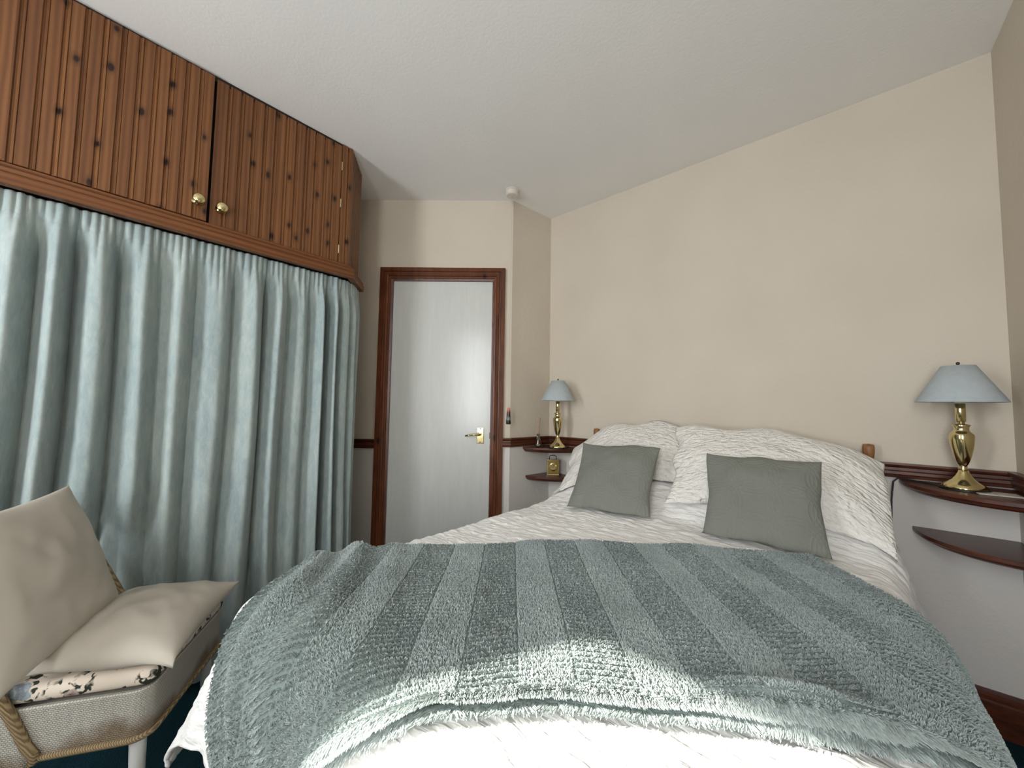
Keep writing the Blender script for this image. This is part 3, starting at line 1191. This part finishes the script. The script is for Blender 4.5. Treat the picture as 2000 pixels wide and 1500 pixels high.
bl = thing('blanket', (-0.5, 0.7, BZ), 'plush sage green striped throw laid across the foot of the bed', 'blanket')
na, nb = 200, 90
for nm, base0, base1, b0_, a0_, a1_ in (('lower_layer', 0.022, 0.030, B0 - 0.008, A0 + 0.012, A1 - 0.012), ('upper_layer', 0.031, 0.041, B0, A0, A1)):
    ga = np.linspace(a0_, a1_, na)
    gb = np.linspace(b0_, B1 - (0.006 if nm == 'lower_layer' else 0), nb)
    GA, GB = np.meshgrid(ga, gb, indexing='ij')
    T = blanket_surface(GA, GB, base1).reshape(-1, 3)
    B_ = blanket_surface(GA, GB, base0).reshape(-1, 3)
    F = grid_faces(na, nb) + [tuple(i + na * nb for i in f[::-1]) for f in grid_faces(na, nb)]
    ring = [i * nb for i in range(na)] + [(na - 1) * nb + j for j in range(1, nb)] + [i * nb + nb - 1 for i in range(na - 2, -1, -1)] + [j for j in range(nb - 2, 0, -1)]
    for k in range(len(ring)):
        i, j = ring[k], ring[(k + 1) % len(ring)]
        F.append((i, j, j + na * nb, i + na * nb))
    part(nm, np.vstack([T, B_]), F, M['blanket'], bl, smooth=True)


def add_pile(name, parent, roots, nor, lean, length, rad):
    """Pile of short bent fibres: one curve each."""
    N = len(roots)
    off = np.array(origin_of(parent))
    L = length[:, None]
    p0 = roots - off - nor * 0.002
    p1 = p0 + nor * L * 0.45 + lean * L * 0.12
    p2 = p0 + nor * L * 0.78 + lean * L * 0.34
    p3 = p0 + nor * L * 0.92 + lean * L * 0.68
    pts = np.stack([p0, p1, p2, p3], 1).reshape(-1, 3)
    cv = bpy.data.hair_curves.new(name)
    cv.add_curves([4] * N)
    cv.attributes['position'].data.foreach_set('vector', pts.astype(np.float32).ravel())
    rr = np.stack([rad, rad * 0.95, rad * 0.8, rad * 0.35], 1).astype(np.float32).ravel()
    at = cv.attributes.get('radius') or cv.attributes.new('radius', 'FLOAT', 'POINT')
    at.data.foreach_set('value', rr)
    cv.materials.append(M['pile'])
    o = bpy.data.objects.new(name, cv)
    COL.objects.link(o)
    o.parent = parent
    o['kind'] = 'stuff'
    return o


STRIPE = 0.0895
N = 270000
a = rng.uniform(A0, A1, N)
b = rng.uniform(B0 - 0.004, B1 + 0.002, N)
ne = 26000          # extra along the folded near edge
a[:ne] = rng.uniform(A0, A1, ne)
b[:ne] = B0 + rng.uniform(-0.006, 0.006, ne)
k = np.floor((a - 0.016) / STRIPE)
fr_ = (a - 0.016) / STRIPE - k
odd = (k % 2 == 1)
pitch = 0.0125
wob = 0.0022 * (vnoise(a * 45, b * 6, 3) - 0.5) + 0.010 * (vnoise(a * 9, b * 3, 2) - 0.5)
row = np.round((b + wob) / pitch) * pitch - wob
across = (b - row) / (pitch / 2)           # -1..1 over one rib
pull = np.where(odd, 0.46, 0.66)
pull[:ne] = 1.0
b = row + (b - row) * pull
keepm = (np.abs(fr_ - 0.5) < 0.478) | (np.arange(N) < ne)      # thin seam between stripes
a, b, k, fr_, odd, across = a[keepm], b[keepm], k[keepm], fr_[keepm], odd[keepm], across[keepm]
e = 0.002
base = 0.041
P0 = blanket_surface(a, b, base)
TAv = blanket_surface(a + e, b, base) - P0
TBv = blanket_surface(a, b + e, base) - P0
TAv /= np.linalg.norm(TAv, axis=1)[:, None] + 1e-9
TBv /= np.linalg.norm(TBv, axis=1)[:, None] + 1e-9
NO = np.cross(TAv, TBv)
NO /= np.linalg.norm(NO, axis=1)[:, None] + 1e-9
ang = 6.3 * vnoise(a * 260 + 11, b * 260, 5) + 2.0 * rng.random(len(a))
side = np.where(odd, -1.0, 1.0)
lean = TBv * (side * 0.30 + 0.05 + across * np.where(odd, 0.6, 0.4) + 0.28 * np.sin(ang))[:, None] + TAv * (0.38 * np.cos(ang))[:, None]
near = np.clip((B0 + 0.007 - b) / 0.010, 0, 1)[:, None]
NO2 = NO * (1 - near * 0.7) - TBv * near * 0.9
lean = lean * (1 - near * 0.6) - TBv * near * 0.6
for arr in (NO2, lean):
    arr /= np.maximum(np.linalg.norm(arr, axis=1)[:, None], 1.0)
LN = 0.0062 * (0.7 + 0.6 * rng.random(len(a))) * (1 + 1.0 * near[:, 0])
add_pile('pile', bl, P0, NO2, lean, LN, 0.00085 * (0.8 + 0.5 * rng.random(len(a))))

# pile of the lower lip
N2 = 24000
a = rng.uniform(A0 + 0.02, A1 - 0.02, N2)
b = B0 - 0.008 + rng.uniform(-0.002, 0.010, N2)
P0 = blanket_surface(a, b, 0.026)
TBv = blanket_surface(a, b + e, 0.026) - P0
TBv /= np.linalg.norm(TBv, axis=1)[:, None] + 1e-9
TAv = blanket_surface(a + e, b, 0.026) - P0
TAv /= np.linalg.norm(TAv, axis=1)[:, None] + 1e-9
NO = np.cross(TAv, TBv)
ang = 6.3 * vnoise(a * 110, b * 110 + 3, 4)
NO2 = -TBv * 0.85 + NO * (0.2 + 0.5 * rng.random(N2))[:, None]
NO2 /= np.linalg.norm(NO2, axis=1)[:, None]
lean = -TBv * 0.6 + TAv * (0.9 * np.cos(ang))[:, None] - NO * 0.2
lean /= np.linalg.norm(lean, axis=1)[:, None]
add_pile('edge_pile', bl, P0, NO2, lean, 0.012 * (0.7 + 0.6 * rng.random(N2)), 0.0010 * (0.8 + 0.5 * rng.random(N2)))

# ------------------------------------------------------------------ corner shelves


def corner_shelf(corner, d1, d2, R1, R2, z, t, name, label, pw=0.85):
    """Quarter-round shelf in a corner, stepped ogee edge underneath; d1, d2 run along the two walls."""
    corner, d1, d2 = np.array(corner), np.array(d1, float), np.array(d2, float)
    d1 /= np.linalg.norm(d1)
    d2 /= np.linalg.norm(d2)
    an = np.linspace(0, PI / 2, 25)

    def outline(ins):
        pts = [corner]
        for q in an:
            r1, r2 = R1 - ins, R2 - ins
            pts.append(corner + d1 * r1 * math.cos(q) ** pw + d2 * r2 * math.sin(q) ** pw)
        return pts
    lv = [(0.0015, z), (0.0, z - 0.002), (0.0, z - t * 0.42), (0.006, z - t * 0.55), (0.012, z - t * 0.8), (0.022, z - t)]
    V, F = [], []
    m = len(an) + 1
    for ins, zz_ in lv:
        V += [(p[0], p[1], zz_) for p in outline(ins)]
    for i in range(len(lv) - 1):
        for k_ in range(m):
            k2 = (k_ + 1) % m
            F.append((i * m + k_, i * m + k2, (i + 1) * m + k2, (i + 1) * m + k_))
    F += [tuple(range(m))[::-1], tuple((len(lv) - 1) * m + k_ for k_ in range(m))]
    o = solo(name, V, F, M['dark'])
    return tag(o, label, 'shelf', 'dark corner shelves beside the bed')


SZ = 0.815
rd = RC - DB
corner_shelf((-1.449, 2.064), (DB - RC), (1, 0), 0.235, 0.27, SZ, 0.03, 'corner_shelf', 'dark wood corner shelf under the left lamp and reed diffuser', 1.2)
corner_shelf((-1.449, 2.064), (DB - RC), (1, 0), 0.21, 0.25, 0.637, 0.03, 'corner_shelf', 'dark wood corner shelf in the left corner, holding the brass clock', 1.2)
corner_shelf((0.4525, 2.064), (-1, 0), (0, -1), 0.277, 0.30, SZ, 0.03, 'corner_shelf', 'dark wood corner shelf under the right lamp, with a flat card')
corner_shelf((0.4525, 2.064), (-1, 0), (0, -1), 0.247, 0.28, 0.645, 0.028, 'corner_shelf', 'empty dark wood corner shelf low beside the right of the bed')

# ------------------------------------------------------------------ table lamps
def make_lamp(c, label):
    root = thing('table_lamp', c, label, 'lamp', 'brass bedside lamps')
    cx, cy, cz = c
    V, F = lathe([(0.057, 0), (0.057, 0.004)], c, 40)
    part('base_pad', V, F, M['black'], root)
    base_p = [(0.053, 0.004), (0.0535, 0.008), (0.050, 0.012), (0.049, 0.015), (0.040, 0.021), (0.027, 0.032), (0.018, 0.045), (0.013, 0.056), (0.0105, 0.064)]
    part('base', *lathe(base_p, c, 40), M['brass'], root, smooth=True)
    body = [(0.0105, 0.064), (0.0125, 0.067), (0.0095, 0.071), (0.0085, 0.078), (0.0115, 0.083), (0.0125, 0.086), (0.0150, 0.092), (0.0205, 0.112), (0.0255, 0.138), (0.0282, 0.164), (0.0290, 0.176), (0.0275, 0.183),
            (0.0205, 0.190), (0.0175, 0.196), (0.0175, 0.204), (0.0215, 0.212), (0.0205, 0.214), (0.0090, 0.216), (0.0090, 0.222), (0.0120, 0.224), (0.0120, 0.283), (0.0105, 0.285), (0.0, 0.285)]
    part('body', *lathe(body, c, 32), M['brass'], root, smooth=True)
    zb, zt = 0.288, 0.411
    V1, F1 = lathe([(0.1035, zb), (0.104, zb + 0.002), (0.0395, zt), (0.0385, zt), (0.1025, zb + 0.002), (0.1035, zb)], c, 48)
    F1 = [f for f in F1 if len(f) == 4]
    part('lamp_shade', V1, F1, M['shade'], root, smooth=True, label='grey-blue cone shade')
    sp = []
    for q in range(3):
        an = q * 2 * PI / 3
        sp.append(tube([(cx, cy, cz + zt - 0.004), (cx + 0.0388 * math.cos(an), cy + 0.0388 * math.sin(an), cz + zt - 0.003)], 0.0012, 6))
    sp.append(tube([(cx, cy, cz + 0.285), (cx, cy, cz + zt)], 0.0025, 8))
    part('shade_carrier', *merge(*sp), M['brass'], root)
    part('finial', *lathe([(0.003, zt - 0.002), (0.003, zt + 0.004), (0.005, zt + 0.008), (0.004, zt + 0.012), (0, zt + 0.014)], c, 16), M['steel'], root, smooth=True)
    part('bulb', *lathe([(0.012, 0.286), (0.014, 0.30), (0.024, 0.325), (0.027, 0.345), (0.020, 0.364), (0.0, 0.372)], c, 20), M['plastic'], root, smooth=True)
    return root


lampR = make_lamp((0.316, 1.935, SZ + 0.0008), 'brass vase table lamp with grey-blue cone shade beside the right-hand wall')
lampL = lampR.copy()
COL.objects.link(lampL)
lampL.location = (-1.292, 1.93, SZ + 0.0008)
lampL['label'] = 'brass vase table lamp with grey-blue cone shade in the far left corner'
for ch in list(lampR.children):
    c = ch.copy()
    c.parent = lampL
    COL.objects.link(c)
# flex of the right lamp: along the shelf, over its end and down behind the bed
V, F = tube([(0.27, 1.955, 0.8185), (0.24, 1.99, 0.8185), (0.20, 2.025, 0.8190), (0.170, 2.034, 0.8195), (0.158, 2.034, 0.806), (0.155, 2.03, 0.78), (0.150, 2.02, 0.74), (0.147, 2.015, 0.66), (0.155, 2.01, 0.5), (0.16, 2.02, 0.2)], 0.0028, 8)
part('flex', V, F, M['black'], lampR, smooth=True, label='black flex running over the shelf end')

# card on the right shelf
an = math.radians(3)
V, F = rbox(-0.046, 0.046, -0.035, 0.035, 0, 0.003, 0.0012, 1)
R_ = np.array([[math.cos(an), -math.sin(an), 0], [math.sin(an), math.cos(an), 0], [0, 0, 1]])
V = V @ R_.T + np.array([0.376, 1.893, SZ + 0.0005])
tag(solo('card', V, F, M['card']), 'flat pale card lying on the shelf in front of the right lamp', 'card')

# ------------------------------------------------------------------ carriage clock
CF = np.array([0.62, -0.78])     # facing direction
CF /= np.linalg.norm(CF)
CS = np.array([-CF[1], CF[0]])
CC = np.array([-1.358, 1.978])
CZ = 0.637


def ck(V):
    V = np.asarray(V, float)
    return np.stack([CC[0] + CS[0] * V[:, 0] + CF[0] * V[:, 1], CC[1] + CS[1] * V[:, 0] + CF[1] * V[:, 1], CZ + V[:, 2]], 1)


clk = thing('carriage_clock', (CC[0], CC[1], CZ), 'small square brass carriage clock on the lower left corner shelf', 'clock')
bits = [rbox(-0.038, 0.038, -0.03, 0.03, 0, 0.012, 0.002, 2), rbox(-0.038, 0.038, -0.03, 0.03, 0.092, 0.102, 0.002, 2)]
for sx in (-1, 1):
    for sy in (-1, 1):
        bits.append(rbox(sx * 0.033 - 0.003, sx * 0.033 + 0.003, sy * 0.026 - 0.003, sy * 0.026 + 0.003, 0.012, 0.092, 0.001, 1))
V, F = merge(*bits)
part('case', ck(V), F, M['brass'], clk)
V, F = merge(box(-0.031, 0.031, -0.024, 0.023, 0.012, 0.092))
part('side_panel', ck(V), F, M['clockglass'], clk)
V, F = box(-0.030, 0.030, 0.0235, 0.0255, 0.014, 0.091)
dp = part('dial_plate', ck(V), F, M['dial'], clk)


def yturn(profile, c):
    V, F = lathe(profile, (0, 0, 0), 28)
    V = np.stack([V[:, 0], V[:, 2], V[:, 1]], 1) + np.array(c)
    return V, F


V, F = yturn([(0.0245, 0), (0.0245, 0.003), (0.021, 0.004), (0.019, 0.002), (0.0, 0.002)], (0, 0.0255, 0.055))
part('chapter_ring', ck(V), F, M['brass'], dp, smooth=False)
V, F = merge(box(-0.0008, 0.0008, 0.0285, 0.0295, 0.055, 0.070), box(-0.012, 0.0, 0.0285, 0.0295, 0.0543, 0.0557))
part('clock_hand', ck(V), F, M['hand'], dp)
t_ = np.linspace(0, PI, 13)
hp = [(-0.021, 0, 0.102), (-0.021, 0, 0.112)] + [(-0.021 * math.cos(q), 0, 0.114 + 0.010 * math.sin(q) ** 0.6) for q in t_[1:-1]] + [(0.021, 0, 0.112), (0.021, 0, 0.102)]
V, F = tube(hp, 0.0028, 8)
part('carry_handle', ck(V), F, M['steel'], clk, smooth=True)

# ------------------------------------------------------------------ reed diffuser
RD = (-1.408, 1.888, SZ)
dif = thing('reed_diffuser', RD, 'clear glass reed diffuser with thin reeds on the upper left corner shelf', 'diffuser')
part('bottle', *lathe([(0.0, 0.0), (0.021, 0.0), (0.0225, 0.004), (0.020, 0.02), (0.012, 0.055), (0.0085, 0.068), (0.0085, 0.078), (0.010, 0.080), (0.010, 0.083), (0.0068, 0.083), (0.0068, 0.066), (0.010, 0.054), (0.018, 0.02), (0.019, 0.006), (0.0, 0.005)], RD, 24), M['glass'], dif, smooth=True)
part('oil', *lathe([(0.0, 0.0065), (0.0178, 0.0065), (0.0172, 0.018), (0.0, 0.018)], RD, 20), M['oil'], dif, smooth=True)
for q, (dx_, dy_, mt) in enumerate([(-0.016, 0.004, 'reed'), (-0.008, -0.006, 'reed'), (0.002, 0.006, 'reed'), (0.012, 0.004, 'reed_red'), (0.018, -0.004, 'reed_red')]):
    V, F = tube([(RD[0] - dx_ * 0.35, RD[1] - dy_ * 0.35, RD[2] + 0.012), (RD[0] + dx_ * 0.25, RD[1] + dy_ * 0.25, RD[2] + 0.085), (RD[0] + dx_, RD[1] + dy_, RD[2] + 0.178 + 0.006 * (q % 3))], 0.0011, 6)
    part('reed', V, F, M[mt], dif)

# ------------------------------------------------------------------ ceiling pull switch
PX, PY = -1.432, 1.632
sw = thing('pull_switch', (PX, PY, 0.965), 'white ceiling pull-cord switch hanging near the door corner', 'switch')
part('ceiling_rose', *lathe([(0.041, H - 1e-3), (0.042, H - 0.010), (0.038, H - 0.012), (0.036, H - 0.034), (0.032, H - 0.038), (0.0, H - 0.038)][::-1], (PX, PY, 0), 32), M['plastic'], sw, smooth=False)
part('pull_cord', *tube([(PX, PY, H - 0.036), (PX, PY, 1.9), (PX, PY, 1.5), (PX, PY, 1.055)], 0.0012, 6), M['cord'], sw)
V, F = lathe([(0.0, 0.0), (0.0135, 0.0), (0.0142, 0.004), (0.0115, 0.05), (0.010, 0.08), (0.008, 0.092), (0.003, 0.096), (0.0, 0.096)], (PX, PY, 0.963), 24)
po = raw('pull_handle', V - np.array([PX, PY, 0.963]), F, M['pull'], smooth=True)
po.location = (0, 0, -0.002)
po.parent = sw
COL.objects.link(po)
po['label'] = 'tapered pull printed with a dark sunset scene'

# ------------------------------------------------------------------ loom chair in the left corner
CN = np.array([-1.27, 0.152])
E1 = np.array([-0.84, 0.55]) / np.linalg.norm([0.84, 0.55])
E2 = np.array([-0.48, -0.88])
E2 = E2 - E1 * (E2 @ E1)
E2 /= np.linalg.norm(E2)
CW, CD = 0.39, 0.40


def chl(P):
    P = np.asarray(P, float)
    return np.stack([CN[0] + E1[0] * P[:, 0] + E2[0] * P[:, 1], CN[1] + E1[1] * P[:, 0] + E2[1] * P[:, 1], P[:, 2]], 1)


cc = chl([(CW / 2, CD / 2, 0)])[0]
chair = thing('loom_chair', tuple(cc), 'low off-white woven loom chair with brown braided edges in the left corner', 'chair')


def rr_path(w, d, r, seg=8, ins=0.0):
    pts = []
    for cx_, cy_, a0 in ((w - r, r, -PI / 2), (w - r, d - r, 0), (r, d - r, PI / 2), (r, r, PI)):
        for q in np.linspace(a0, a0 + PI / 2, seg):
            pts.append((cx_ + (r - ins) * math.cos(q), cy_ + (r - ins) * math.sin(q)))
    return np.array(pts)


rim = rr_path(CW, CD, 0.035)
al = np.r_[0, np.cumsum(np.linalg.norm(np.diff(np.vstack([rim, rim[:1]]), axis=0), axis=1))]
nr = len(rim)
V, UV = [], []
for z, ins in ((0.372, 0.012), (0.374, 0.004), (0.370, 0.0), (0.262, 0.0), (0.262, 0.012)):
    R_ = rr_path(CW, CD, 0.035, ins=ins)
    for k_ in range(nr + 1):
        p = R_[k_ % nr]
        V.append((p[0], p[1], z))
        UV.append((al[k_], z))
F = [(i * (nr + 1) + k_, i * (nr + 1) + k_ + 1, (i + 1) * (nr + 1) + k_ + 1, (i + 1) * (nr + 1) + k_) for i in range(4) for k_ in range(nr)]
part('seat_frame', chl(V), F, M['loom'], chair, uv=UV, smooth=False)
part('seat_board', *(lambda vf: (chl(vf[0]), vf[1]))(rbox(0.01, CW - 0.01, 0.01, CD - 0.01, 0.352, 0.366, 0.004, 1)), M['loom'], chair, uv=np.zeros((len(rbox(0.01, CW - 0.01, 0.01, CD - 0.01, 0.352, 0.366, 0.004, 1)[0]), 2)))
R_ = rr_path(CW, CD, 0.035, ins=-0.002)
R_ = np.vstack([R_, R_[:1]])
V, F = tube(np.c_[R_, np.full(len(R_), 0.264)], 0.007, 8, cap=False)
part('braid', chl(V), F, M['braid'], chair, smooth=True, label='brown braided lower edge')
# wrap-round back
NS = 60
pp = []
r_ = 0.07
t0 = 0.205
path = [(0.0 - 0.006, q) for q in np.linspace(t0, CD - r_, 10)] + [(r_ - 0.006 - r_ * math.cos(q), CD - r_ + r_ * math.sin(q)) for q in np.linspace(0, PI / 2, 10)][1:] + \
       [(x, CD) for x in np.linspace(r_, CW - r_, 16)][1:] + [(CW - r_ + 0.006 + r_ * math.sin(q), CD - r_ + r_ * math.cos(q)) for q in np.linspace(0, PI / 2, 10)][1:] + [(CW + 0.006, q) for q in np.linspace(CD - r_, t0, 10)][1:]
path = np.array(path)
pa = np.r_[0, np.cumsum(np.linalg.norm(np.diff(path, axis=0), axis=1))]


def ztop(i):
    t_ = path[i][1]
    z = 0.262 + (t_ - t0) / 0.42
    return min(z, 0.70 + 0.03 * math.sin(PI * pa[i] / pa[-1]) - 0.25 * max(0, CD - t_ - 0.02))


V, UV = [], []
nz = 16
tilt = 0.11
for lay in (0, 1):
    for i in range(len(path)):
        c_ = np.array([CW / 2, CD * 0.5])
        for j in range(nz):
            z = 0.255 + (max(ztop(i), 0.275) - 0.255) * j / (nz - 1)
            p = path[i].copy()
            d = p - c_
            d /= np.linalg.norm(d)
            p = p + d * (0.012 * lay) + np.array([0, 1.0]) * tilt * max(0, z - 0.36) * (1 if p[1] > t0 + 0.02 else 0.6)
            V.append((p[0], p[1], z))
            UV.append((pa[i], z))
n1 = len(path) * nz
F = grid_faces(len(path), nz) + [tuple(k_ + n1 for k_ in f[::-1]) for f in grid_faces(len(path), nz)]
for i in range(len(path) - 1):
    F.append((i * nz + nz - 1, (i + 1) * nz + nz - 1, n1 + (i + 1) * nz + nz - 1, n1 + i * nz + nz - 1))
for i in (0, len(path) - 1):
    for j in range(nz - 1):
        F.append((i * nz + j, i * nz + j + 1, n1 + i * nz + j + 1, n1 + i * nz + j))
V = np.array(V)
part('backrest', chl(V), F, M['loom'], chair, uv=UV, smooth=True)
ed = [V[j] for j in range(0, 2)] + [V[i * nz + nz - 1] for i in range(len(path))] + [V[(len(path) - 1) * nz + j] for j in (1, 0)]
ed = np.array(ed) + np.array([0, 0, 0.002])
V2, F2 = tube(ed, 0.011, 10)
part('back_edge', chl(V2), F2, M['braid'], chair, smooth=True, label='brown worn braided edge of the back')
for (lx, ly) in ((0.04, 0.04), (CW - 0.04, 0.04), (0.04, CD - 0.04), (CW - 0.04, CD - 0.04)):
    ox, oy = (lx - CW / 2) * 0.12, (ly - CD / 2) * 0.12
    V, F = tube([(lx, ly, 0.35), (lx + ox * 0.3, ly + oy * 0.3, 0.25), (lx + ox, ly + oy, 0.0)], [0.0165, 0.0165, 0.012], 14)
    part('leg', chl(V), F, M['white_paint'], chair, smooth=True)

V, F = rbox(0.008, CW - 0.008, -0.004, CD - 0.03, 0.3735, 0.418, 0.020, 5)
tag(solo('seat_pad', chl(V), F, M['floral'], smooth=True), 'floral cotton seat pad with mauve roses on the loom chair', 'seat pad')


def lower(V):
    """A soft cushion settled on the pad: edges sink, the far front corner turns up, the near edge hangs over."""
    V = V.copy()
    r = np.hypot(V[:, 0], V[:, 1])
    V[:, 2] -= 0.012 * (r / 0.2) ** 2
    V[:, 2] += 0.020 * np.clip(-V[:, 1] / 0.155, 0, 1)
    V[:, 2] += 0.028 * np.clip(-V[:, 0] / 0.19, 0, 1) ** 2 * np.clip(V[:, 1] / 0.165, 0, 1) ** 2
    V[:, 2] = np.maximum(V[:, 2], -0.031) - 0.016 * np.clip((V[:, 0] - 0.168) / 0.022, 0, 1) ** 2
    return V


cu = chl([(0.174, 0.104, 0.457)])[0]
pillow('cushion', 0.38, 0.31, 0.13, tuple(cu), (-E1[0], -E1[1], 0.0), (-E2[0], -E2[1], 0.0), M['cream'],
       'plain cream cushion lying flat on the floral seat pad of the chair', 'cushion', 'cream cushions on the chair', seed=8, pinch=0.09, sag=lower)
br_, bl_ = np.array([-1.588, 0.098, 0.500]), np.array([-1.294, -0.082, 0.485])
up_ = np.array([-0.052, -0.113, 0.33])
cen = (br_ + bl_) / 2 + up_ / 2
pillow('cushion', 0.36, 0.37, 0.11, tuple(cen - 0.035 * up_ + np.array([0.004, 0.008, 0.0])), tuple(br_ - bl_), tuple(up_), M['cream'],
       'plain cream cushion propped upright against the chair back', 'cushion', 'cream cushions on the chair', seed=9, pinch=0.06)
